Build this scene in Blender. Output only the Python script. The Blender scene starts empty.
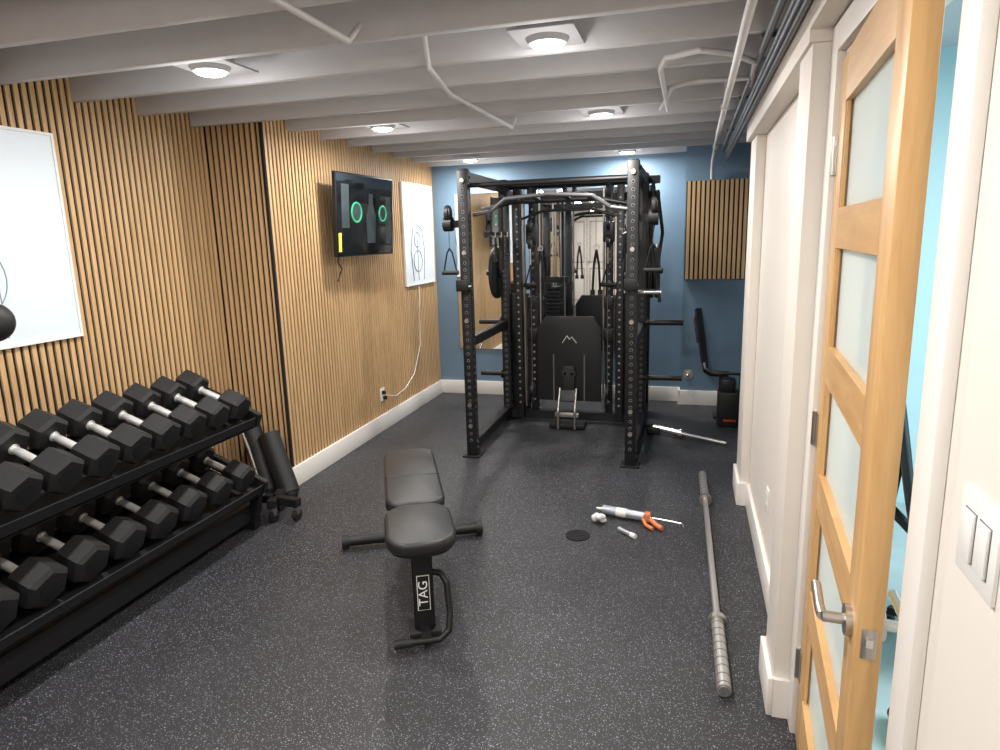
import bpy, bmesh, math, random
from mathutils import Vector, Matrix, Euler
random.seed(7)
scene=bpy.context.scene
try:
    scene.view_settings.view_transform='Standard'
    scene.view_settings.look='None'
except Exception: pass

# ---------------------------------------------------------------- materials
def mat(name,col,rough=.5,metal=0.,spec=.5,noise=0.,nscale=20.,bump=0.,bscale=60.,coat=0.,emis=None,estr=0.):
    m=bpy.data.materials.new(name);m.use_nodes=True
    nt=m.node_tree;N=nt.nodes;L=nt.links;b=N["Principled BSDF"]
    b.inputs["Base Color"].default_value=(*col,1);b.inputs["Roughness"].default_value=rough
    b.inputs["Metallic"].default_value=metal;b.inputs["Specular IOR Level"].default_value=spec
    b.inputs["Coat Weight"].default_value=coat
    if emis: b.inputs["Emission Color"].default_value=(*emis,1);b.inputs["Emission Strength"].default_value=estr
    tc=N.new("ShaderNodeTexCoord")
    nz=N.new("ShaderNodeTexNoise");nz.inputs["Scale"].default_value=nscale;nz.inputs["Detail"].default_value=4
    L.new(tc.outputs["Object"],nz.inputs["Vector"])
    if noise>0:
        mr=N.new("ShaderNodeMapRange");mr.inputs["To Min"].default_value=1-noise;mr.inputs["To Max"].default_value=1+noise
        L.new(nz.outputs["Fac"],mr.inputs["Value"])
        mx=N.new("ShaderNodeVectorMath");mx.operation='SCALE';mx.inputs[0].default_value=col
        L.new(mr.outputs["Result"],mx.inputs["Scale"]);L.new(mx.outputs["Vector"],b.inputs["Base Color"])
    if bump>0:
        n2=N.new("ShaderNodeTexNoise");n2.inputs["Scale"].default_value=bscale;n2.inputs["Detail"].default_value=3
        L.new(tc.outputs["Object"],n2.inputs["Vector"])
        bp=N.new("ShaderNodeBump");bp.inputs["Strength"].default_value=bump;bp.inputs["Distance"].default_value=.01
        L.new(n2.outputs["Fac"],bp.inputs["Height"]);L.new(bp.outputs["Normal"],b.inputs["Normal"])
    return m

def wood(name,c1,c2,scale=(40,40,2.2),rough=.5):
    m=bpy.data.materials.new(name);m.use_nodes=True
    nt=m.node_tree;N=nt.nodes;L=nt.links;b=N["Principled BSDF"]
    tc=N.new("ShaderNodeTexCoord");mp=N.new("ShaderNodeMapping");mp.inputs["Scale"].default_value=scale
    L.new(tc.outputs["Object"],mp.inputs["Vector"])
    nz=N.new("ShaderNodeTexNoise");nz.inputs["Scale"].default_value=1.;nz.inputs["Detail"].default_value=6;nz.inputs["Roughness"].default_value=.6;nz.inputs["Distortion"].default_value=.5
    L.new(mp.outputs["Vector"],nz.inputs["Vector"])
    cr=N.new("ShaderNodeValToRGB");cr.color_ramp.elements[0].position=.3;cr.color_ramp.elements[0].color=(*c1,1)
    cr.color_ramp.elements[1].position=.7;cr.color_ramp.elements[1].color=(*c2,1)
    L.new(nz.outputs["Fac"],cr.inputs["Fac"]);L.new(cr.outputs["Color"],b.inputs["Base Color"])
    b.inputs["Roughness"].default_value=rough
    return m

def floor_mat():
    m=bpy.data.materials.new("rubber_floor");m.use_nodes=True
    nt=m.node_tree;N=nt.nodes;L=nt.links;b=N["Principled BSDF"]
    tc=N.new("ShaderNodeTexCoord")
    def specks(scale,thr,keep):
        v=N.new("ShaderNodeTexVoronoi");v.inputs["Scale"].default_value=scale
        L.new(tc.outputs["Object"],v.inputs["Vector"])
        a=N.new("ShaderNodeMath");a.operation='LESS_THAN';a.inputs[1].default_value=thr;L.new(v.outputs["Distance"],a.inputs[0])
        s=N.new("ShaderNodeSeparateColor");L.new(v.outputs["Color"],s.inputs["Color"])
        k=N.new("ShaderNodeMath");k.operation='GREATER_THAN';k.inputs[1].default_value=keep;L.new(s.outputs["Red"],k.inputs[0])
        p=N.new("ShaderNodeMath");p.operation='MULTIPLY';L.new(a.outputs[0],p.inputs[0]);L.new(k.outputs[0],p.inputs[1])
        return p
    s1=specks(100,.26,.82);s2=specks(220,.34,.72)
    mx=N.new("ShaderNodeMath");mx.operation='MAXIMUM';L.new(s1.outputs[0],mx.inputs[0]);L.new(s2.outputs[0],mx.inputs[1])
    nz=N.new("ShaderNodeTexNoise");nz.inputs["Scale"].default_value=1.6;nz.inputs["Detail"].default_value=5;L.new(tc.outputs["Object"],nz.inputs["Vector"])
    cr=N.new("ShaderNodeValToRGB");cr.color_ramp.elements[0].color=(.020,.020,.023,1);cr.color_ramp.elements[1].color=(.034,.034,.038,1)
    cr.color_ramp.elements[0].position=.3;cr.color_ramp.elements[1].position=.7
    L.new(nz.outputs["Fac"],cr.inputs["Fac"])
    mc=N.new("ShaderNodeMix");mc.data_type='RGBA';L.new(mx.outputs[0],mc.inputs[0]);L.new(cr.outputs["Color"],mc.inputs[6]);mc.inputs[7].default_value=(.26,.27,.31,1)
    L.new(mc.outputs[2],b.inputs["Base Color"])
    b.inputs["Roughness"].default_value=.5;b.inputs["Specular IOR Level"].default_value=.42
    n2=N.new("ShaderNodeTexNoise");n2.inputs["Scale"].default_value=140;L.new(tc.outputs["Object"],n2.inputs["Vector"])
    bp=N.new("ShaderNodeBump");bp.inputs["Strength"].default_value=.25;bp.inputs["Distance"].default_value=.004
    L.new(n2.outputs["Fac"],bp.inputs["Height"]);L.new(bp.outputs["Normal"],b.inputs["Normal"])
    return m

M_floor=floor_mat()
M_slat=wood("oak_slat",(.49,.305,.145),(.70,.465,.245))
M_felt=mat("black_felt",(.008,.008,.009),.95,noise=.2,nscale=80)
M_white=mat("painted_white",(.80,.75,.69),.55,noise=.02,nscale=6)
M_trim=mat("trim_white",(.85,.82,.78),.4,noise=.02,nscale=6)
M_ceil=mat("ceiling_paint",(.58,.58,.60),.7,noise=.05,nscale=9,bump=.15,bscale=30)
M_plate=mat("ceiling_plate_paint",(.36,.36,.37),.6,noise=.05,nscale=9)
M_blue=mat("blue_paint",(.15,.24,.33),.6,noise=.03,nscale=4)
M_aqua=mat("aqua_paint",(.50,.74,.80),.6,noise=.03,nscale=4)
M_aqfloor=mat("pale_floor",(.36,.48,.50),.5,noise=.1,nscale=10)
M_oak=wood("door_oak",(.56,.31,.12),(.72,.45,.20),(30,30,3),.4)
M_oakH=wood("door_oak_rail",(.56,.31,.12),(.72,.45,.20),(3,3,30),.4)
M_blk=mat("black_powdercoat",(.009,.009,.010),.45,spec=.42,noise=.15,nscale=50,bump=.08,bscale=300)
M_rub=mat("black_rubber",(.013,.013,.014),.55,spec=.42,noise=.2,nscale=60,bump=.1,bscale=200)
M_lea=mat("black_vinyl",(.018,.018,.019),.36,noise=.1,nscale=30,bump=.18,bscale=220)
M_chr=mat("chrome",(.82,.81,.79),.25,1.,noise=.05,nscale=90)
M_hdl=mat("knurled_chrome",(.80,.80,.79),.38,.65,noise=.05,nscale=90,bump=.15,bscale=500)
M_nick=mat("brushed_nickel",(.58,.55,.51),.33,1.,noise=.05,nscale=90)
M_grey=mat("grey_steel",(.16,.16,.165),.4,.5,noise=.05,nscale=60)
M_shaft=mat("bar_steel",(.52,.51,.50),.40,.8,noise=.06,nscale=200)
M_pipe=mat("painted_pipe",(.66,.66,.67),.45,noise=.04,nscale=20)
M_cond=mat("grey_conduit",(.26,.27,.29),.4,.5,noise=.06,nscale=20)
M_hole=mat("hole_rim",(.26,.26,.27),.45,.2,noise=.05,nscale=60)
M_whp=mat("white_plastic",(.82,.82,.80),.35,noise=.02,nscale=20)
M_org=mat("orange_plastic",(.62,.20,.08),.45,noise=.05,nscale=30)
M_red=mat("red_plastic",(.35,.03,.02),.4,noise=.05,nscale=30)
M_yel=mat("yellow_sticker",(.80,.85,.08),.5,noise=.05,nscale=30)
M_grn=mat("green_painted_glow",(.02,.3,.15),.4,noise=.1,emis=(.03,.55,.28),estr=.35)  # self-lit green, paints the reflected rings on the screen; toy top shares it
M_scr=mat("tv_glass",(.008,.010,.012),.06,spec=.7,noise=.1)
M_scr2=mat("tv_painted_reflection",(.05,.065,.07),.15,noise=.5,nscale=9)  # silhouettes reflected in the dark screen, painted as flat shapes
M_mir=mat("mirror_silver",(.90,.92,.92),.02,1.,noise=.01)
M_win=mat("window_frost",(.62,.68,.72),.4,noise=.06,nscale=5,emis=(.80,.88,.95),estr=.14)
M_line=mat("window_lead",(.22,.30,.34),.4,noise=.1)
M_lamp=mat("lamp_lens",(1,1,1),.4,noise=.01,emis=(1,.98,.95),estr=14)
M_mesh=mat("chair_mesh",(.02,.022,.025),.7,noise=.2,nscale=200)
M_sil=mat("silver_foil",(.45,.48,.53),.3,.6,noise=.1,nscale=30)

def glass_mat():
    m=bpy.data.materials.new("frosted_glass");m.use_nodes=True
    nt=m.node_tree;N=nt.nodes;L=nt.links;N.remove(N["Principled BSDF"])
    o=N["Material Output"];t=N.new("ShaderNodeBsdfTranslucent");t.inputs[0].default_value=(.92,.91,.87,1)
    g=N.new("ShaderNodeBsdfGlossy");g.inputs["Roughness"].default_value=.08;g.inputs[0].default_value=(.95,.95,.95,1)
    di=N.new("ShaderNodeBsdfDiffuse");di.inputs[0].default_value=(.66,.69,.67,1)
    nz=N.new("ShaderNodeTexNoise");nz.inputs["Scale"].default_value=3
    mr=N.new("ShaderNodeMapRange");mr.inputs["To Min"].default_value=.36;mr.inputs["To Max"].default_value=.52
    L.new(nz.outputs["Fac"],mr.inputs["Value"])
    a=N.new("ShaderNodeMixShader");L.new(mr.outputs[0],a.inputs[0]);L.new(t.outputs[0],a.inputs[1]);L.new(di.outputs[0],a.inputs[2])
    b=N.new("ShaderNodeMixShader");b.inputs[0].default_value=.18;L.new(a.outputs[0],b.inputs[1]);L.new(g.outputs[0],b.inputs[2])
    L.new(b.outputs[0],o.inputs[0]);return m
M_glass=glass_mat()

# ---------------------------------------------------------------- mesh builder
class MB:
    def __init__(s,name): s.name=name;s.bm=bmesh.new();s.mats=[]
    def mi(s,m):
        if m not in s.mats: s.mats.append(m)
        return s.mats.index(m)
    def add(s,t,m,smooth=False,M=None):
        if M is not None: bmesh.ops.transform(t,matrix=M,verts=t.verts)
        i=s.mi(m)
        for f in t.faces: f.material_index=i;f.smooth=smooth
        me=bpy.data.meshes.new("t");t.to_mesh(me);t.free();s.bm.from_mesh(me);bpy.data.meshes.remove(me)
    def box(s,c,sz,m,rot=None,bev=0.,seg=2,smooth=None):
        t=bmesh.new();bmesh.ops.create_cube(t,size=1)
        bmesh.ops.scale(t,vec=Vector(sz),verts=t.verts)
        if bev>0: bmesh.ops.bevel(t,geom=t.edges[:],offset=bev,segments=seg,affect='EDGES',profile=.5)
        R=Euler(rot).to_matrix().to_4x4() if rot is not None else Matrix()
        s.add(t,m,bev>0 if smooth is None else smooth,Matrix.Translation(Vector(c))@R)
    def bb(s,x0,x1,y0,y1,z0,z1,m,bev=0.):
        s.box(((x0+x1)/2,(y0+y1)/2,(z0+z1)/2),(x1-x0,y1-y0,z1-z0),m,bev=bev)
    def cyl(s,a,b,r,m,seg=16,r2=None,smooth=True,roll=0):
        a=Vector(a);b=Vector(b);d=b-a
        t=bmesh.new();bmesh.ops.create_cone(t,cap_ends=True,segments=seg,radius1=r,radius2=r if r2 is None else r2,depth=d.length)
        R=d.to_track_quat('Z','Y').to_matrix().to_4x4()
        s.add(t,m,smooth,Matrix.Translation((a+b)/2)@R@Matrix.Rotation(roll,4,'Z'))
    def sph(s,c,r,m,sc=(1,1,1),seg=16,rot=None):
        t=bmesh.new();bmesh.ops.create_uvsphere(t,u_segments=seg,v_segments=max(6,seg//2),radius=r)
        R=Euler(rot).to_matrix().to_4x4() if rot is not None else Matrix()
        s.add(t,m,True,Matrix.Translation(Vector(c))@R@Matrix.Diagonal((*sc,1)))
    def tube(s,pts,r,m,seg=10):
        for a,b in zip(pts,pts[1:]): s.cyl(a,b,r,m,seg)
        for p in pts[1:-1]: s.sph(p,r,m,seg=seg)
    def beam(s,a,b,w,h,m,bev=.004):
        a=Vector(a);b=Vector(b);d=b-a
        t=bmesh.new();bmesh.ops.create_cube(t,size=1);bmesh.ops.scale(t,vec=(w,h,d.length),verts=t.verts)
        if bev: bmesh.ops.bevel(t,geom=t.edges[:],offset=bev,segments=2,affect='EDGES')
        s.add(t,m,bev>0,Matrix.Translation((a+b)/2)@d.to_track_quat('Z','Y').to_matrix().to_4x4())
    def torus(s,c,axis,R,r,m,seg=28,sg=8):
        t=bmesh.new();q=Vector(axis).to_track_quat('Z','Y').to_matrix().to_4x4()
        vs=[[t.verts.new(((R+r*math.cos(2*math.pi*j/sg))*math.cos(2*math.pi*i/seg),(R+r*math.cos(2*math.pi*j/sg))*math.sin(2*math.pi*i/seg),r*math.sin(2*math.pi*j/sg))) for j in range(sg)] for i in range(seg)]
        for i in range(seg):
            for j in range(sg): t.faces.new((vs[i][j],vs[(i+1)%seg][j],vs[(i+1)%seg][(j+1)%sg],vs[i][(j+1)%sg]))
        s.add(t,m,True,Matrix.Translation(Vector(c))@q)
    def outline(s,pts,z0,z1,m,bev=0.,M=None):
        t=bmesh.new();vs=[t.verts.new((p[0],p[1],z0)) for p in pts];f=t.faces.new(vs)
        r=bmesh.ops.extrude_face_region(t,geom=[f]);ev=[v for v in r['geom'] if isinstance(v,bmesh.types.BMVert)]
        bmesh.ops.translate(t,vec=(0,0,z1-z0),verts=ev);bmesh.ops.recalc_face_normals(t,faces=t.faces)
        if bev:
            ed=[e for e in t.edges if abs(e.verts[0].co.z-e.verts[1].co.z)<1e-5]
            bmesh.ops.bevel(t,geom=ed,offset=bev,segments=3,affect='EDGES',profile=.5)
        s.add(t,m,bev>0,M)
    def done(s,loc=(0,0,0),rot=(0,0,0),name=None):
        me=bpy.data.meshes.new(s.name);s.bm.to_mesh(me);s.bm.free()
        for m in s.mats: me.materials.append(m)
        try: me.set_sharp_from_angle(angle=math.radians(38))
        except Exception: pass
        o=bpy.data.objects.new(s.name,me);bpy.context.collection.objects.link(o);o.location=loc;o.rotation_euler=rot
        return o
def rrect(w,h,r,n=6):
    P=[]
    for cx,cy,a0 in ((w/2-r,h/2-r,0),(-w/2+r,h/2-r,90),(-w/2+r,-h/2+r,180),(w/2-r,-h/2+r,270)):
        for i in range(n+1):
            a=math.radians(a0+90*i/n);P.append((cx+r*math.cos(a),cy+r*math.sin(a)))
    return P

# ---------------------------------------------------------------- room shell
YB=6.5;YR=-2.5;ZC=2.30;ZT=2.50
XN=-2.9;XF=-2.5
b=MB("floor");b.bb(-3.1,1.1,-2.6,6.7,-.1,0,M_floor);b.done()
b=MB("floor_side_room");b.bb(1.1,3.4,-.6,4.3,-.1,0,M_aqfloor);b.bb(.50,1.1,-.6,4.2,0,.004,M_aqfloor);b.done()
b=MB("ceiling");b.bb(-3.1,3.4,-2.6,6.7,ZT,ZT+.08,M_ceil);b.done()
b=MB("ceiling_joists")
y=-2.10
while y<6.48:
    b.bb(-2.9,.37,y-.019,y+.019,ZC,ZT,M_ceil,bev=.003)
    if y>4.3: b.bb(.37,1.0,y-.019,y+.019,ZC,ZT,M_ceil,bev=.003)
    y+=.406
b.done()

def slat_run(b,axis,a0,a1,base,zt,z0=0.,pitch=.04,w=.0225,t=.010,sgn=1):
    n=int(round((a1-a0)/pitch))
    for i in range(n):
        c=a0+pitch*(i+.5)
        if axis=='y': b.bb(min(base,base+sgn*t),max(base,base+sgn*t),c-w/2,c+w/2,z0,zt,M_slat)
        else: b.bb(c-w/2,c+w/2,min(base,base+sgn*t),max(base,base+sgn*t),z0,zt,M_slat)
b=MB("wall_left")
b.bb(-3.1,XN-.010,YR,3.70,0,ZT,M_felt)
b.bb(-3.1,XF-.010,3.70,YB,0,ZT,M_felt)
slat_run(b,'y',3.688-154*.04,3.688,XN-.010,ZT)
slat_run(b,'y',3.70,YB-.01,XF-.010,ZT)
slat_run(b,'x',XN-.002,XF-.02,3.70,ZT,sgn=-1)
b.bb(XF-.016,XF+.002,3.685,3.70,0,ZT,M_felt)
b.done()
b=MB("wall_back");b.bb(-3.1,1.1,YB,YB+.15,0,ZT,M_blue);b.bb(-.05,1.1,6.38,YB,0,ZT,M_blue);b.done()
b=MB("wall_rear");b.bb(-3.1,.5,YR-.12,YR,0,ZT,M_white);b.done()
b=MB("wall_right")
b.bb(.38,.50,2.07,4.30,0,ZT,M_white)
b.bb(.31,.38,2.14,2.36,0,2.10,M_white,bev=.004)
b.bb(.328,.38,3.98,4.30,0,2.10,M_white,bev=.004)
b.bb(.30,.38,2.14,4.30,2.10,ZC,M_white,bev=.004)
b.done()
b=MB("wall_right_header");b.bb(.38,.50,1.17,2.07,2.06,ZT,M_white);b.bb(.30,.38,1.0,2.14,2.135,ZC,M_white,bev=.004);b.done()
b=MB("wall_right_near");b.bb(.38,.50,YR,1.17,0,ZT,M_white);b.done()
b=MB("wall_alcove");b.bb(.50,1.0,4.20,4.30,0,ZT,M_white);b.done()
b=MB("wall_alcove_side");b.bb(1.0,1.1,4.30,6.5,0,ZT,M_blue);b.done()
b=MB("wall_side_east");b.bb(3.3,3.4,-.6,4.3,0,ZT,M_aqua);b.done()
b=MB("wall_side_north");b.bb(1.0,3.3,4.2,4.3,0,ZT,M_aqua);b.bb(.5,1.0,4.18,4.2,0,ZT,M_aqua);b.done()
b=MB("wall_side_south");b.bb(.5,3.4,-.7,-.6,0,ZT,M_aqua);b.done()
BH=.14
b=MB("baseboard_left");b.bb(XF,XF+.018,3.66,YB,0,BH,M_trim,bev=.004);b.done()
b=MB("baseboard_back");b.bb(XF,-.05,YB-.018,YB,0,BH,M_trim,bev=.004);b.bb(-.068,-.05,6.362,YB,0,BH,M_trim);b.bb(-.05,1.0,6.362,6.38,0,BH,M_trim,bev=.004);b.done()
b=MB("baseboard_right")
b.bb(.362,.38,2.36,3.98,0,BH,M_trim,bev=.004)
b.bb(.292,.31,2.125,2.378,0,BH,M_trim,bev=.004);b.bb(.31,.38,2.36,2.378,0,BH,M_trim);b.bb(.31,.36,2.122,2.14,0,BH,M_trim)
b.bb(.310,.328,3.962,4.318,0,BH,M_trim,bev=.004);b.bb(.328,.38,3.962,3.98,0,BH,M_trim);b.bb(.328,1.0,4.30,4.318,0,BH,M_trim)
b.bb(.362,.38,YR,1.08,0,BH,M_trim,bev=.004)
b.done()
b=MB("trim_door")
b.bb(.358,.38,2.055,2.14,0,2.06,M_trim,bev=.003)
b.bb(.358,.38,1.085,1.162,0,2.13,M_trim,bev=.004)
b.bb(.358,.38,1.085,2.14,2.055,2.13,M_trim,bev=.004)
b.bb(.38,.50,2.055,2.07,0,2.06,M_trim);b.bb(.38,.50,1.17,1.18,0,2.06,M_trim);b.bb(.38,.50,1.18,2.055,2.045,2.06,M_trim)
b.done()

# ---------------------------------------------------------------- glass door (local: hinge at origin, leaf to -y)
b=MB("door_1");W=.81;T=.044;DH=2.03;z0=.01
st=.11
b.bb(0,T,-st,0,z0,DH,M_oak,bev=.002);b.bb(0,T,-W,-W+st,z0,DH,M_oak,bev=.002)
zb=z0+.20;b.bb(0,T,-W+st,-st,z0,zb,M_oakH)
L5=(DH-.12-zb-4*.10)/5
z=zb
for i in range(5):
    b.bb(T/2-.004,T/2+.004,-W+st,-st,z,z+L5,M_glass)
    for xx in (.004,T-.012):
        b.bb(xx,xx+.008,-W+st,-W+st+.012,z,z+L5,M_oak);b.bb(xx,xx+.008,-st-.012,-st,z,z+L5,M_oak)
    z+=L5
    top=.12 if i==4 else .10
    b.bb(0,T,-W+st,-st,z,z+top,M_oakH);z+=top
for hz in (.26,1.03,1.79):
    b.cyl((-.006,.008,hz-.05),(-.006,.008,hz+.05),.008,M_nick);b.bb(-.003,.001,-.028,.006,hz-.05,hz+.05,M_nick)
lz=.86;ly=-W+.06
for sx in (-1,1):
    x0=0 if sx<0 else T
    b.cyl((x0,ly,lz),(x0+sx*.012,ly,lz),.030,M_nick,24)
    b.cyl((x0,ly,lz),(x0+sx*.05,ly,lz),.011,M_nick)
    b.tube([(x0+sx*.05,ly,lz),(x0+sx*.052,ly+.03,lz+.002),(x0+sx*.05,ly+.12,lz+.004)],.010,M_nick)
b.box((T/2,-W-.001,lz-.01),(.026,.003,.06),M_nick,bev=.001);b.box((T/2,-W-.004,lz-.005),(.012,.01,.016),M_chr)
b.done((.372,2.045,0),(0,0,math.radians(-4)))

# ---------------------------------------------------------------- windows on the slat wall
def window(name,x,y0,y1,z0,z1):
    b=MB(name);f=.012
    b.bb(x+.001,x+.012,y0,y1,z0,z1,M_win)
    for a in ((y0-f,y0,z0-f,z1+f),(y1,y1+f,z0-f,z1+f)): b.bb(x+.001,x+.02,a[0],a[1],a[2],a[3],M_whp)
    b.bb(x+.001,x+.02,y0,y1,z0-f,z0,M_whp);b.bb(x+.001,x+.02,y0,y1,z1,z1+f,M_whp)
    return b
b=window("window_1",XN,1.78,2.59,1.19,2.12)
for i in range(4):
    b.torus((XN+.013,2.10,1.48),(1,0,0),.06+.035*i,.0025,M_line)
for i in range(6): b.cyl((XN+.013,1.98+i*.05,1.22),(XN+.013,2.01+i*.04,1.85),.0025,M_line,6)
b.done()
b=window("window_2",XF,5.70,6.40,1.19,2.10)
xx=XF+.013
b.tube([(xx,5.88,1.22),(xx,5.84,1.5),(xx,5.90,1.70),(xx,6.0,1.74),(xx,6.12,1.70),(xx,6.17,1.5),(xx,6.13,1.22)],.005,M_line,6)
b.torus((xx,6.0,1.60),(1,0,0),.07,.005,M_line);b.torus((xx,6.0,1.40),(1,0,0),.1,.005,M_line);b.cyl((xx,6.0,1.22),(xx,6.0,1.72),.004,M_line,6)
b.done()

# ---------------------------------------------------------------- mirrors
for nm,x0,x1 in (("wall_mirror",-2.27,-1.62),("wall_mirror",-1.45,-.50)):
    b=MB(nm);b.bb(x0,x1,YB-.012,YB-.002,.48,2.03,M_mir);b.done()
b=MB("acoustic_slat_panel");b.bb(-.04,.48,6.357,6.379,1.18,2.04,M_felt);slat_run(b,'x',-.038,.482,6.357,2.04,1.18,w=.026,sgn=-1);b.done()
# closet door behind the camera
b=MB("bifold_closet_door");xc=-2.25;yr=YR+.002
b.bb(xc-.46,xc+.46,yr,yr+.035,0,2.03,M_trim,bev=.003)
for sx in (-.23,.23):
    for a,c in ((.12,.85),(.98,1.90)):
        b.bb(xc+sx-.17,xc+sx+.17,yr+.035,yr+.04,a,c,M_grey);b.bb(xc+sx-.155,xc+sx+.155,yr+.035,yr+.048,a+.015,c-.015,M_trim,bev=.004)
b.bb(xc-.004,xc+.004,yr+.03,yr+.037,0,2.03,M_felt)
for s in (-1,1): b.bb(xc+s*.50-.04,xc+s*.50+.04,yr,yr+.045,0,2.07,M_trim)
b.bb(xc-.54,xc+.54,yr,yr+.045,2.03,2.11,M_trim);b.sph((xc+.05,yr+.07,1.0),.025,M_nick);b.done()

# ---------------------------------------------------------------- ceiling lamps
lamps=[(-1.92,2.52),(-.53,2.63),(-1.91,4.13),(-.53,4.23),(-1.97,6.12),(-.55,6.2)]
rear=[(-1.92,.9),(-.53,.9),(-1.92,-.9),(-.53,-.9)]
for (x,y) in lamps+rear:
    b=MB("ceiling_downlight")
    b.box((x,y+.01,ZC+.022),(.24,.30,.008),M_plate);b.box((x-.02,y,ZC+.07),(.16,.16,.09),M_plate)
    b.cyl((x,y,ZC-.002),(x,y,ZC+.018),.072,M_plate,32,r2=.082)
    b.sph((x,y,ZC-.002),.062,M_lamp,sc=(1,1,.26),seg=32)
    b.done()
    isr=(x,y) in rear
    l=bpy.data.lights.new("downlight","AREA");l.shape='DISK';l.size=.12;l.energy=20 if not isr else 22;l.color=(1,.965,.92)
    o=bpy.data.objects.new("downlight_light",l);bpy.context.collection.objects.link(o);o.location=(x,y,ZC-.024)
    l=bpy.data.lights.new("ceiling_fill","POINT");l.shadow_soft_size=.06;l.energy=3.3;l.color=(1,.97,.94)  # added fill: unseen point lamp below the lens, brightens joists and ceiling
    o=bpy.data.objects.new("ceiling_fill_light",l);bpy.context.collection.objects.link(o);o.location=(x,y,ZC-.17)
l=bpy.data.lights.new("side_room_lamp","AREA");l.shape='SQUARE';l.size=.8;l.energy=90;l.color=(.98,.99,1)
o=bpy.data.objects.new("side_room_light",l);bpy.context.collection.objects.link(o);o.location=(1.9,2.2,2.45)

# ---------------------------------------------------------------- pipes
b=MB("ceiling_conduit")
b.tube([(-1.14,.6,2.275),(-1.15,2.25,2.275),(-1.15,2.36,2.36),(-1.15,2.45,2.42)],.011,M_pipe)
b.tube([(-1.03,2.66,2.40),(-1.05,2.75,2.29),(-1.12,3.2,2.275),(-1.10,4.30,2.275),(-1.10,4.4,2.36)],.011,M_pipe)
b.tube([(.14,-1.,2.19),(.14,2.2,2.19),(.15,4.5,2.19),(.17,6.25,2.19),(.17,6.33,2.13),(.17,6.35,2.05)],.014,M_pipe)
b.tube([(-.14,4.12,2.28),(-.14,3.1,2.28),(-.11,2.93,2.28),(.016,2.86,2.28),(.13,2.95,2.28),(.24,3.14,2.28),(.26,3.6,2.28)],.012,M_pipe)
b.tube([(-.18,4.12,2.29),(-.10,3.5,2.28),(.02,3.4,2.28),(.24,3.45,2.28)],.010,M_pipe)
for yy,xx in ((1.6,.14),(3.6,.146),(5.2,.158)): b.torus((xx,yy,2.19),(0,1,0),.016,.005,M_pipe);b.cyl((xx,yy,2.2),(xx,yy,2.31),.006,M_pipe,8)
b.done()
b=MB("wall_conduit")
for i,(x,z,r) in enumerate(((.285,2.27,.014),(.25,2.282,.013),(.285,2.235,.012),(.288,2.20,.010))):
    b.tube([(x,-1.5,z),(x,6.3,z)],r,M_cond)
for y in (1.6,2.8,4.0,5.2): b.bb(.23,.30,y-.012,y+.012,ZC-.012,ZC+.0,M_grey)
b.done()

# ---------------------------------------------------------------- small wall fittings
b=MB("light_switch_plate");x=.38
b.box((x-.003,.95,1.19),(.006,.12,.12),M_whp,bev=.002)
for dy in (-.023,.023):
    b.box((x-.0062,.95+dy,1.19),(.001,.037,.071),M_grey);b.box((x-.008,.95+dy,1.19),(.006,.034,.068),M_whp,bev=.002)
b.done()
b=MB("wall_outlet");b.box((.377,3.1,.385),(.006,.07,.115),M_whp,bev=.002)
for dz in(-.025,.025): b.box((.374,3.1,.385+dz),(.004,.034,.03),M_trim,bev=.001)
b.done()
b=MB("wall_outlet");b.box((XF+.005,5.08,.31),(.008,.075,.115),M_whp,bev=.002);b.box((XF+.02,5.07,.33),(.03,.03,.03),M_blk,bev=.004);b.box((XF+.02,5.09,.28),(.03,.03,.03),M_blk,bev=.004)
b.tube([(XF+.03,5.10,.30),(XF+.05,5.25,.26),(XF+.03,5.5,.27),(XF+.02,5.75,.36),(XF+.01,5.95,.6),(XF+.01,6.0,1.16)],.004,M_whp,6);b.done()
b=MB("wall_spigot");b.cyl((.02,6.36,.30),(.02,6.34,.30),.045,M_nick,20);b.cyl((.02,6.34,.30),(.02,6.29,.30),.012,M_nick);b.sph((.02,6.28,.30),.02,M_nick);b.done()

# ---------------------------------------------------------------- TV
b=MB("television");TW=.83;TH=.58
b.box((0,0,0),(.03,TW,TH),M_blk,bev=.005);b.box((.016,0,0),(.002,TW-.02,TH-.025),M_scr)
b.box((-.03,0,-.04),(.04,TW*.55,TH*.6),M_blk,bev=.01)
b.torus((.0175,-.15,.02),(1,0,0),.068,.007,M_grn);b.cyl((.0165,-.15,.02),(.018,-.15,.02),.06,M_scr2,24)  # reflections in the screen put in as rings and flat shapes
b.torus((.0175,.24,.02),(1,0,0),.055,.007,M_grn);b.cyl((.0165,.24,.02),(.018,.24,.02),.045,M_scr2,24)
b.outline([(-.06,-.2),(.06,-.2),(.07,.0),(.03,.09),(.03,.16),(-.03,.16),(-.03,.09),(-.07,0)],0,.001,M_scr2,M=Matrix.Translation((.0172,.06,0))@Euler((math.pi/2,0,math.pi/2)).to_matrix().to_4x4())
b.box((.0172,.33,-.03),(.001,.08,.36),M_scr2);b.box((.0172,-.30,.06),(.001,.10,.30),M_scr2)
b.box((.018,-TW/2+.035,-.19),(.002,.035,.13),M_yel)
b.bb(-.135,-.125,-.12,.12,-.1,.12,M_blk);b.beam((-.13,0,.0),(-.045,.03,0),.04,.06,M_blk)
b.tube([(-.03,-.28,-.2),(-.05,-.31,-.33),(-.055,-.25,-.38),(-.06,-.30,-.47)],.005,M_rub,6)
b.done((-2.335,4.65,1.785),(0,math.radians(3),math.radians(-3)))

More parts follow.
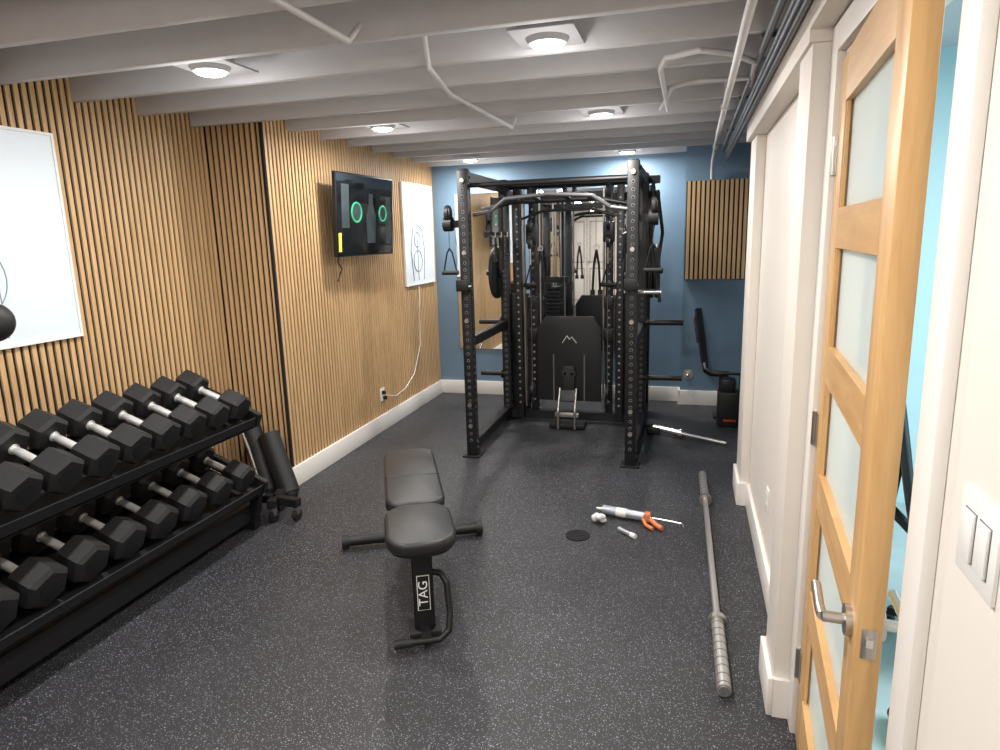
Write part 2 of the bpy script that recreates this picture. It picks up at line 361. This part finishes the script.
# ---------------------------------------------------------------- power rack with cable station
b=MB("power_rack")
XL,XR,YF,YQ,H=-1.52,-.36,4.55,5.60,2.06;S=.075
def post(x,y,h):
    b.bb(x-S/2,x+S/2,y-S/2,y+S/2,.006,h,M_blk,bev=.005)
    b.box((x,y,.006),(.13,.13,.012),M_blk,bev=.003)
    b.box((x,y,h+.004),(S-.01,S-.01,.01),M_rub,bev=.003)
    z=.13
    while z<h-.05:
        b.cyl((x,y-S/2-.0015,z),(x,y-S/2,z),.0110,M_hole,12,smooth=False);b.cyl((x,y-S/2-.0022,z),(x,y-S/2-.001,z),.0085,M_felt,12,smooth=False)
        for sx in (-1,1):
            b.cyl((x+sx*(S/2+.0015),y,z),(x+sx*S/2,y,z),.0110,M_hole,10,smooth=False);b.cyl((x+sx*(S/2+.0022),y,z),(x+sx*S/2,y,z),.0085,M_felt,10,smooth=False)
        z+=.05
for x in (XL,XR):
    for y in (YF,YQ): post(x,y,H)
    b.bb(x-S/2,x+S/2,YQ+.40,YQ+.40+S,.006,H-.06,M_blk,bev=.004)
    b.beam((x,YQ,H-.10),(x,YQ+.40,H-.10),.06,.06,M_blk)
    b.beam((x,YF,H-.05),(x,YQ,H-.05),S,S,M_blk);b.beam((x,YF,.09),(x,YQ,.09),S,S,M_blk)
    b.beam((x,YQ,.05),(x,YQ+.45,.05),S,S,M_blk)
    for y in (YF,YQ):
        for z in (.09,H-.05):
            for dz in (-.02,.02): b.cyl((x-S/2-.006,y,z+dz),(x+S/2+.006,y,z+dz),.011,M_grey,6)
    for z in (.24,.40,1.02,1.50,H-.07): b.cyl((x,YF-S/2-.012,z),(x,YF-S/2,z),.015,M_nick,12)
for z in (H-.04,H-.16): b.beam((XL-.12,YQ+.08,z),(XR+.12,YQ+.08,z),.075,.06,M_blk)
b.beam((XL,YQ,.06),(XR,YQ,.06),S,S,M_blk)
b.beam((XL,YQ-.10,H-.03),(XR,YQ-.10,H-.03),.05,.05,M_blk)
b.beam((XL,YQ+.43,1.15),(-1.2,YQ+.43,1.15),.05,.06,M_blk);b.beam((XR,YQ+.43,1.15),(-.70,YQ+.43,1.15),.05,.06,M_blk)
# front pull up bars
b.tube([(XL,YF+.05,H-.10),(XR,YF+.05,H-.10)],.016,M_blk,14)
zf=1.80
b.tube([(XL+.03,YF+.10,zf-.04),(XL+.16,YF+.10,zf-.02),(XL+.28,YF+.06,zf+.06),(-.94,YF+.06,zf+.08),(XR-.28,YF+.06,zf+.06),(XR-.16,YF+.10,zf-.02),(XR-.03,YF+.10,zf-.04)],.014,M_grey,12)
b.tube([(XL+.03,YF+.32,zf),(XL+.28,YF+.30,zf+.05),(XR-.28,YF+.30,zf+.05),(XR-.03,YF+.32,zf)],.016,M_blk,12)
for x in (-1.2,-1.05,-.83,-.68): b.tube([(x,YF+.06,zf+.07),(x,YF+.30,zf+.05)],.015,M_blk,10)
# cable columns
for s,x in ((-1,-1.27),(1,-.63)):
    b.bb(x-.03,x+.03,YQ-.03,YQ+.03,.06,H-.06,M_blk,bev=.003)
    # adjustable arm column in front of the stack with its own hole line
    xa=x+s*.10
    b.bb(xa-.028,xa+.028,YQ-.16,YQ-.10,.06,H-.08,M_blk,bev=.003)
    z=.2
    while z<1.9: b.cyl((xa,YQ-.1615,z),(xa,YQ-.16,z),.009,M_hole,10,smooth=False);z+=.06
    for dx in (-.07,.07): b.cyl((x+s*.02+dx,YQ+.02,.12),(x+s*.02+dx,YQ+.02,H-.08),.010,M_nick)
    z=.2
    while z<1.9: b.cyl((x,YQ-.0315,z),(x,YQ-.03,z),.010,M_hole,10,smooth=False);z+=.06
    zt=1.62
    b.box((x,YQ-.05,zt),(.09,.08,.16),M_blk,bev=.01)
    for dz in (-.07,.07):
        b.cyl((x-.012,YQ-.12,zt+dz),(x+.012,YQ-.12,zt+dz),.052,M_rub,20);b.cyl((x-.016,YQ-.12,zt+dz),(x+.016,YQ-.12,zt+dz),.02,M_nick,14)
    b.cyl((x,YQ-.12,zt-.1),(x,YQ-.12,.2),.003,M_grey,6);b.cyl((x+s*.05,YQ-.09,H-.1),(x+s*.05,YQ-.09,.2),.003,M_grey,6)
    b.tube([(x,YQ-.12,zt-.1),(x,YQ-.12,zt-.25)],.008,M_nick,8)
    b.tube([(x-.05,YQ-.12,zt-.42),(x,YQ-.12,zt-.25),(x+.05,YQ-.12,zt-.42)],.006,M_blk,8);b.cyl((x-.06,YQ-.12,zt-.42),(x+.06,YQ-.12,zt-.42),.016,M_rub)
    # carabiner + rope attachment hanging beside the column
    xr=x-s*.09
    b.torus((xr,YQ-.14,1.50),(0,1,0),.02,.004,M_nick,16,6)
    for q in (-1,1):
        b.tube([(xr,YQ-.14,1.48),(xr+q*.02,YQ-.14,1.36),(xr+q*.03,YQ-.14,1.16)],.010,M_rub,8);b.cyl((xr+q*.03,YQ-.14,1.16),(xr+q*.03,YQ-.14,1.12),.019,M_rub,12)
    b.cyl((x-.012,YQ-.10,.30),(x+.012,YQ-.10,.30),.06,M_rub,20);b.cyl((x-.012,YQ-.10,H-.12),(x+.012,YQ-.10,H-.12),.055,M_rub,20)
    for z in (1.05,.78): b.box((x,YQ-.05,z),(.08,.06,.10),M_blk,bev=.008)
    xs=x+s*.135
    for k in range(22): b.box((xs,YQ+.15,.16+k*.042),(.15,.22,.038),M_blk,bev=.003)
    for dy in(.08,.22): b.cyl((xs,YQ+dy,.1),(xs,YQ+dy,H-.1),.010,M_nick)
    b.bb(xs-.085,xs+.085,YQ+.02,YQ+.035,.10,1.12,M_blk,bev=.003)
for x in (-.99,-.91):
    b.cyl((x-.011,YQ-.05,H-.12),(x+.011,YQ-.05,H-.12),.055,M_rub,20)
    b.cyl((x,YQ-.10,H-.12),(x,YQ-.10,.95),.003,M_grey,6)
b.tube([(-1.33,YQ-.16,1.74),(-1.15,YQ-.16,1.80),(-.75,YQ-.16,1.80),(-.57,YQ-.16,1.74)],.011,M_blk)
# central shroud with mountain mark
b.outline([(-.27,.0),(.27,0),(.27,.62),(.20,.72),(-.20,.72),(-.27,.62)],0,.03,M_blk,bev=.006,M=Matrix.Translation((-.95,YQ-.10,.22))@Matrix.Rotation(math.pi/2,4,'X'))
for (ax,az,cx,cz) in ((-1.005,.72,-.965,.78),(-.965,.78,-.945,.75),(-.945,.75,-.925,.77),(-.925,.77,-.885,.72)):
    b.beam((ax,YQ-.135,az),(cx,YQ-.135,cz),.010,.004,M_whp,bev=0)
for s in (-1,1):
    b.box((-.95+s*.13,YQ-.135,.42),(.010,.008,.40),M_grey)
    b.cyl((-.95+s*.03,YQ-.16,.46),(-.95+s*.03,YQ-.13,.46),.035,M_rub,20)
    b.cyl((-.95+s*.03,YQ-.165,.46),(-.95+s*.03,YQ-.16,.46),.010,M_nick,12)
b.box((-.95,YQ-.15,.40),(.10,.03,.26),M_rub,bev=.01)
# foot plate / low row
b.bb(-1.10,-.80,5.33,5.50,.012,.05,M_blk,bev=.005)
for x in(-1.02,-.88): b.tube([(x,5.32,.012),(x,5.32,.16),(x,5.42,.34)],.010,M_nick)
b.box((-.95,5.34,.13),(.20,.02,.04),M_nick,bev=.004);b.box((-.95,5.40,.28),(.16,.02,.10),M_blk,rot=(-.5,0,0),bev=.004)
# safety arms, j-cups, storage horns
for s,x in ((-1,XL),(1,XR)):
    b.beam((x,YF+.04,.86),(x,YQ-.04,.86),.05,.07,M_blk)
    b.box((x,YF-.07,1.25),(.09,.09,.03),M_blk,bev=.004);b.box((x,YF-.11,1.275),(.09,.015,.08),M_blk,bev=.004);b.box((x,YF-.07,1.268),(.085,.07,.008),M_whp)
    for z in (.42,.88,1.30):
        ln=.33 if (z<1.2 ) else .16
        if s<0 and z<1.2: ln=.24
        b.cyl((x,YQ-.02,z),(x+s*ln,YQ-.02,z),.022,M_blk,16);b.cyl((x+s*.04,YQ-.02,z),(x+s*.05,YQ-.02,z),.045,M_blk,16)
    for k in range(1 if s<0 else 2):
        xx=x+s*(.055+.045*k);R=.215;z=1.30;b.cyl((xx,YQ-.02,z),(xx+s*.030,YQ-.02,z),R,M_rub,36);b.torus((xx+s*.015,YQ-.02,z),(1,0,0),R-.012,.016,M_rub,36)
        b.cyl((xx+s*.03,YQ-.02,z),(xx+s*.034,YQ-.02,z),.04,M_grey,20)
    za=1.70;xo=x+s*.13
    b.beam((x,YF+.05,za),(xo,YF+.05,za),.04,.05,M_blk)
    b.cyl((xo-.012,YF+.02,za+.07),(xo+.012,YF+.02,za+.07),.06,M_rub,24);b.torus((xo,YF+.02,za+.07),(1,.5,0),.056,.007,M_blk)
    b.cyl((xo-.03,YF+.02,za),(xo+.03,YF+.02,za),.05,M_rub,20)
    b.cyl((xo,YF+.02,za),(xo,YF+.02,za-.18),.003,M_grey,6)
    b.tube([(xo-.05,YF+.02,za-.34),(xo-.02,YF+.02,za-.2),(xo,YF+.02,za-.17),(xo+.02,YF+.02,za-.2),(xo+.05,YF+.02,za-.34)],.006,M_blk,8)
    b.cyl((xo-.06,YF+.02,za-.34),(xo+.06,YF+.02,za-.34),.016,M_rub)
xo=XR+.10
b.tube([(xo,5.0,1.95),(xo+.02,5.0,1.75),(xo-.01,5.0,1.55),(xo+.02,5.0,1.35)],.013,M_rub)
b.tube([(xo+.03,5.05,1.9),(xo+.07,5.05,1.6),(xo+.03,5.05,1.3),(xo+.06,5.05,1.1)],.012,M_rub)
b.cyl((XR+.02,4.75,1.20),(XR+.18,4.75,1.20),.018,M_chr)
b.beam((XR+.05,4.9,1.95),(XR+.05,4.9,1.2),.03,.05,M_blk);b.beam((XL+.08,5.2,1.9),(XL+.08,5.2,1.35),.03,.05,M_blk)
# storage rail with hooks and hanging handles on each inner side
for s,x in ((-1,XL),(1,XR)):
    xi=x-s*.055
    b.beam((xi,4.85,1.62),(xi,5.45,1.62),.03,.04,M_blk)
    for k,yy in enumerate((4.95,5.12,5.30)):
        b.tube([(xi,yy,1.62),(xi-s*.05,yy,1.60),(xi-s*.05,yy,1.64)],.006,M_nick,8)
        l0=(.18,.26,.14)[k]
        b.tube([(xi-s*.05,yy,1.60),(xi-s*.05,yy-.04,1.60-l0),(xi-s*.05,yy+.04,1.60-l0),(xi-s*.05,yy,1.60)],.007,M_rub,8)
b.done()

b=MB("landmine_bar");b.cyl((-.24,5.37,.052),(-.0,5.27,.035),.025,M_chr);b.cyl((-.0,5.27,.035),(.31,5.14,.017),.014,M_shaft);b.cyl((-.01,5.273,.036),(-.03,5.282,.037),.038,M_chr)
b.box((-.24,5.37,.03),(.10,.10,.06),M_blk,bev=.008);b.done()

b=MB("leaning_cable_attachment")
b.beam((.09,6.28,.92),(.16,6.12,.45),.05,.05,M_blk);b.tube([(.16,6.12,.45),(.17,6.05,.40),(.22,6.02,.38),(.36,6.0,.38)],.028,M_blk)
b.tube([(.09,6.28,.92),(.07,6.27,.82),(.10,6.2,.62)],.015,M_rub);b.cyl((.30,6.0,.38),(.30,6.0,.0),.02,M_blk);b.box((.30,6.0,.01),(.12,.2,.02),M_blk)
b.done()
b=MB("tool_case");b.box((.36,5.72,.15),(.20,.16,.30),M_blk,bev=.02);b.box((.36,5.635,.06),(.10,.012,.02),M_red,bev=.004);b.box((.34,5.70,.35),(.12,.12,.12),M_blk,bev=.02)
b.tube([(.28,5.72,.30),(.28,5.72,.44),(.44,5.72,.44),(.44,5.72,.30)],.012,M_blk);b.done()

# ---------------------------------------------------------------- flat bench
b=MB("weight_bench")
def pad(y0,y1,w,z,rx=0,r=.08):
    cy=(y0+y1)/2
    M=Matrix.Translation((0,cy,z))@Matrix.Rotation(rx,4,'X')
    b.outline(rrect(w,y1-y0,r),-.028,.028,M_lea,bev=.018,M=M);b.outline(rrect(w-.03,y1-y0-.03,max(r-.01,.01)),-.038,-.028,M_blk,M=M)
pad(-.575,-.195,.28,.445,.03,.10)
pad(-.188,.56,.265,.455,.015,.075)
b.tube([(-.128,.15,.475),(-.124,.15,.4815),(.124,.15,.4815),(.128,.15,.475)],.0035,M_lea,8)
b.beam((0,-.42,.02),(0,-.40,.40),.085,.06,M_blk,.008)
b.beam((0,-.40,.10),(0,.44,.06),.06,.07,M_blk);b.beam((0,-.42,.39),(0,.30,.40),.05,.05,M_blk)
b.beam((0,-.05,.10),(0,.22,.39),.05,.05,M_blk);b.beam((0,.42,.07),(0,.30,.38),.05,.05,M_blk)
b.cyl((-.36,.44,.040),(.36,.44,.040),.027,M_blk,20)
for s in(-1,1): b.cyl((s*.34,.44,.040),(s*.375,.44,.040),.036,M_rub,20)
for s in(-1,1): b.outline([(-.2,-.02),(.18,-.02),(.2,.05),(-.2,.04)],0,.005,M_blk,M=Matrix.Translation((s*.04,-.2,.36))@Euler((math.pi/2,0,math.pi/2)).to_matrix().to_4x4())
b.box((0,-.41,.012),(.13,.12,.024),M_rub,bev=.005)
b.tube([(.04,-.41,.26),(.075,-.43,.26),(.095,-.46,.23),(.10,-.50,.12),(.09,-.53,.06),(.05,-.545,.035),(-.10,-.545,.035)],.013,M_blk,12)
b.beam((0,-.41,.03),(-.0,-.545,.03),.04,.03,M_blk)
b.cyl((-.13,-.545,.035),(-.06,-.545,.035),.018,M_rub,14)
b.box((0,-.4475,.19),(.052,.003,.15),M_whp,rot=(-.053,0,0));b.box((0,-.4495,.19),(.046,.003,.144),M_blk,rot=(-.053,0,0))
bench=b.done((-1.2,2.70,0),(0,0,math.radians(26)))
c=bpy.data.curves.new("label_text","FONT");c.body="TAG";c.size=.054;c.align_x='CENTER';c.align_y='CENTER';c.extrude=.0005;c.materials.append(M_whp)
o=bpy.data.objects.new("label_text",c);bpy.context.collection.objects.link(o);o.parent=bench
o.matrix_local=Matrix.Translation((0,-.452,.19))@Matrix.Rotation(-.053,4,'X')@Euler((math.pi/2,0,0)).to_matrix().to_4x4()@Matrix.Rotation(math.pi/2,4,'Z')

# ---------------------------------------------------------------- barbell on floor
b=MB("barbell");p0=Vector((.125,4.36,.026));p1=Vector((.16,2.17,.026));d=(p1-p0).normalized()
b.cyl(p0,p1,.0145,M_shaft,16);L=(p1-p0).length
for a,e in ((0,.42),(L-.42,L)):
    b.cyl(p0+d*a,p0+d*e,.025,M_shaft,20)
    for k in range(9):
        q=a+.02+k*(.38/8);b.cyl(p0+d*(q-.002),p0+d*(q+.002),.0258,M_grey,20)
b.cyl(p0+d*.42,p0+d*.45,.037,M_nick,20);b.cyl(p0+d*(L-.45),p0+d*(L-.42),.037,M_nick,20)
b.cyl(p1,p1+d*.004,.018,M_chr,16);o=b.done();o.location.z=.011

# ---------------------------------------------------------------- small floor items
b=MB("caulking_gun")
b.cyl((-.44,3.66,.035),(-.20,3.60,.035),.026,M_sil,18);b.cyl((-.44,3.66,.035),(-.48,3.67,.035),.010,M_whp,12,r2=.006)
b.cyl((-.36,3.64,.035),(-.30,3.625,.035),.0265,M_whp,18)
b.tube([(-.20,3.60,.035),(-.0,3.55,.035)],.005,M_chr,8);b.tube([(0,3.55,.035),(.01,3.55,.012)],.005,M_chr,8)
b.box((-.185,3.60,.035),(.035,.05,.05),M_org,bev=.006);b.tube([(-.18,3.60,.03),(-.13,3.53,.02),(-.10,3.50,.018)],.014,M_org);b.tube([(-.21,3.585,.03),(-.19,3.53,.018),(-.15,3.49,.015)],.010,M_org)
b.done()
b=MB("crumpled_rag")
for i in range(9):
    a=i*2.3;b.sph((-.45+.022*math.cos(a),3.54+.02*math.sin(a),.022+.012*(i%3)),.022,M_whp,sc=(1,.8,.7+.2*(i%2)),rot=(a,a*.7,0),seg=8)
b.done()
b=MB("marker_pen");b.cyl((-.33,3.46,.013),(-.26,3.40,.013),.013,M_sil,14);b.cyl((-.26,3.40,.013),(-.235,3.378,.013),.014,M_whp,14);b.done()
b=MB("floor_drain_cover");b.cyl((-.54,3.35,0),(-.54,3.35,.006),.066,M_felt,36)
for i in range(5): b.box((-.54,3.35-.04+.02*i,.0065),(.09-.02*abs(i-2),.006,.002),M_blk)
b.done()

# ---------------------------------------------------------------- dumbbell rack + dumbbells
tilt=math.radians(21)
YA,YZ=1.20,3.06
b=MB("dumbbell_rack")
for y in (YA,YZ):
    b.beam((-2.34,y,.03),(-2.86,y,.03),.06,.06,M_blk);b.beam((-2.80,y,.03),(-2.68,y,.90),.06,.06,M_blk)
    for zc in (.76,.37):
        b.beam((-2.26,y,zc-.115),(-2.72,y,zc+.075),.04,.08,M_blk)
    b.beam((-2.37,y,.03),(-2.31,y,.27),.05,.05,M_blk);
for zc in (.79,.40):
    for dx,w in ((.165,.06),(-.165,.06)):
        cx=-2.455+dx*math.cos(tilt);cz=zc-.085-dx*math.sin(tilt)
        b.box((cx,(YA+YZ)/2,cz),(w,YZ-YA,.006),M_blk,rot=(0,tilt,0))
        b.box((cx+(.03 if dx>0 else -.03),(YA+YZ)/2,cz),(.006,YZ-YA,.05),M_blk,rot=(0,tilt,0))
    b.box((-2.455-.03,(YA+YZ)/2,zc-.115),(.40,YZ-YA,.006),M_blk,rot=(0,tilt,0))
b.box((-2.39,(YA+YZ)/2,.10),(.04,YZ-YA,.10),M_blk);b.box((-2.60,(YA+YZ)/2,.10),(.42,YZ-YA,.01),M_blk)
b.done()
def dumbbell(y,zc,R):
    b=MB("dumbbell");hl=.120+.3*(R-.07)
    for s in(-1,1):
        x0=s*.075;x1=s*(.075+hl)
        b.cyl((x0,0,0),(x0+s*.015,0,0),R*.82,M_rub,6,r2=R,smooth=False)
        b.cyl((x0+s*.015,0,0),(x1-s*.015,0,0),R,M_rub,6,smooth=False)
        b.cyl((x1-s*.015,0,0),(x1,0,0),R,M_rub,6,r2=R*.82,smooth=False)
        b.cyl((x1,0,0),(x1+s*.002,0,0),R*.45,M_blk,20)
        b.cyl((x0-s*.006,0,0),(x0+s*.002,0,0),.022,M_hdl,16)
    b.cyl((-.075,0,0),(-.03,0,0),.0145,M_hdl,14,r2=.0175);b.cyl((-.03,0,0),(.03,0,0),.0175,M_hdl,14);b.cyl((.03,0,0),(.075,0,0),.0175,M_hdl,14,r2=.0145)
    return b.done((-2.46,y,zc+(R*.9-.075)),(0,tilt,0))
for i in range(10):
    dumbbell(2.955-.177*i,.81,.079+.0011*i)
for i in range(9):
    dumbbell(2.93-.198*i,.415,.083+.0016*i)

# ---------------------------------------------------------------- leaning foam rollers and wheeled base
b=MB("foam_roller")
a=Vector((-2.38,3.45,.06));e=Vector((-2.57,3.56,.40));b.cyl(a,e,.066,M_rub,28);dd=(e-a).normalized();b.cyl(e,e+dd*.003,.045,M_felt,24);b.sph(a,.055,M_rub);b.done()
b=MB("foam_roller")
a=Vector((-2.54,3.47,.06));e=Vector((-2.72,3.58,.45));b.cyl(a,e,.066,M_rub,28);dd=(e-a).normalized();b.cyl(e,e+dd*.003,.045,M_felt,24);b.sph(a,.055,M_rub);b.done()
b=MB("wheeled_stand")
b.beam((-2.50,3.25,.11),(-2.16,3.21,.11),.05,.05,M_blk);b.beam((-2.36,3.34,.11),(-2.30,3.14,.11),.05,.05,M_blk)
for x,y in ((-2.18,3.21),(-2.30,3.16),(-2.48,3.25),(-2.36,3.32)):
    b.cyl((x-.012,y,.035),(x+.012,y,.035),.035,M_rub,18);b.box((x,y,.07),(.035,.03,.06),M_grey,bev=.005)
b.tube([(-2.42,3.24,.12),(-2.50,3.26,.40),(-2.55,3.26,.55)],.010,M_nick);b.tube([(-2.55,3.26,.55),(-2.60,3.26,.57)],.014,M_rub)
b.done()

# ---------------------------------------------------------------- wall mounted boxing ball at left edge
b=MB("wall_boxing_ball");c=(-2.60,1.95,1.33)
b.sph(c,.078,M_rub,seg=28);b.tube([c,(-2.66,1.70,1.33),(-2.87,1.60,1.33)],.014,M_blk);b.box((-2.88,1.60,1.33),(.02,.12,.16),M_blk,bev=.004);b.done()

# ---------------------------------------------------------------- office chair in side room
b=MB("office_chair")
for i in range(5):
    a=i*2*math.pi/5;e=(.28*math.cos(a),.28*math.sin(a),.08);b.beam((0,0,.11),e,.035,.03,M_blk);b.cyl((e[0]-.02,e[1],.03),(e[0]+.02,e[1],.03),.03,M_rub,14)
b.cyl((0,0,.1),(0,0,.44),.025,M_chr);b.outline(rrect(.48,.46,.1),.44,.51,M_mesh,bev=.02)
b.tube([(0,.2,.45),(0,.30,.55),(0,.28,.75)],.02,M_blk)
M=Matrix.Translation((0,.27,.82))@Matrix.Rotation(math.radians(80),4,'X')
b.outline(rrect(.44,.5,.12),-.01,.01,M_mesh,bev=.004,M=M)
pts=[tuple(M@Vector((p[0],p[1],0))) for p in rrect(.46,.52,.13)];b.tube(pts+[pts[0]],.014,M_blk,8)
for s in(-1,1): b.tube([(s*.24,.1,.46),(s*.29,.1,.5),(s*.29,.08,.66)],.014,M_blk);b.box((s*.29,.02,.675),(.07,.24,.03),M_blk,bev=.01)
b.done((1.05,2.62,.004),(0,0,math.radians(75)))
b=MB("toy_truck");b.box((.76,2.12,.10),(.14,.16,.12),M_yel,bev=.02);b.box((.76,2.12,.19),(.10,.10,.07),M_grn,bev=.01)
for dx in(-.06,.06):
    for dy in(-.06,.06): b.cyl((.76+dx,2.12+dy-.01,.034),(.76+dx,2.12+dy+.01,.034),.03,M_rub,14)
b.done()

# ---------------------------------------------------------------- world, camera
w=bpy.data.worlds.new("world");scene.world=w;w.use_nodes=True
w.node_tree.nodes["Background"].inputs[0].default_value=(.6,.7,.8,1);w.node_tree.nodes["Background"].inputs[1].default_value=.3
f=667
d=Vector((190,143,-f)).normalized();u=Vector((-90,3225,f));u=(u-d*u.dot(d)).normalized();r=d.cross(u)
cam=bpy.data.cameras.new("camera");cam.sensor_width=36;cam.lens=36*f/1000;cam.clip_start=.05
co=bpy.data.objects.new("camera",cam);bpy.context.collection.objects.link(co)
co.matrix_world=Matrix.Translation((0,0,1.6))@Matrix((r,d,u)).to_4x4()
scene.camera=co
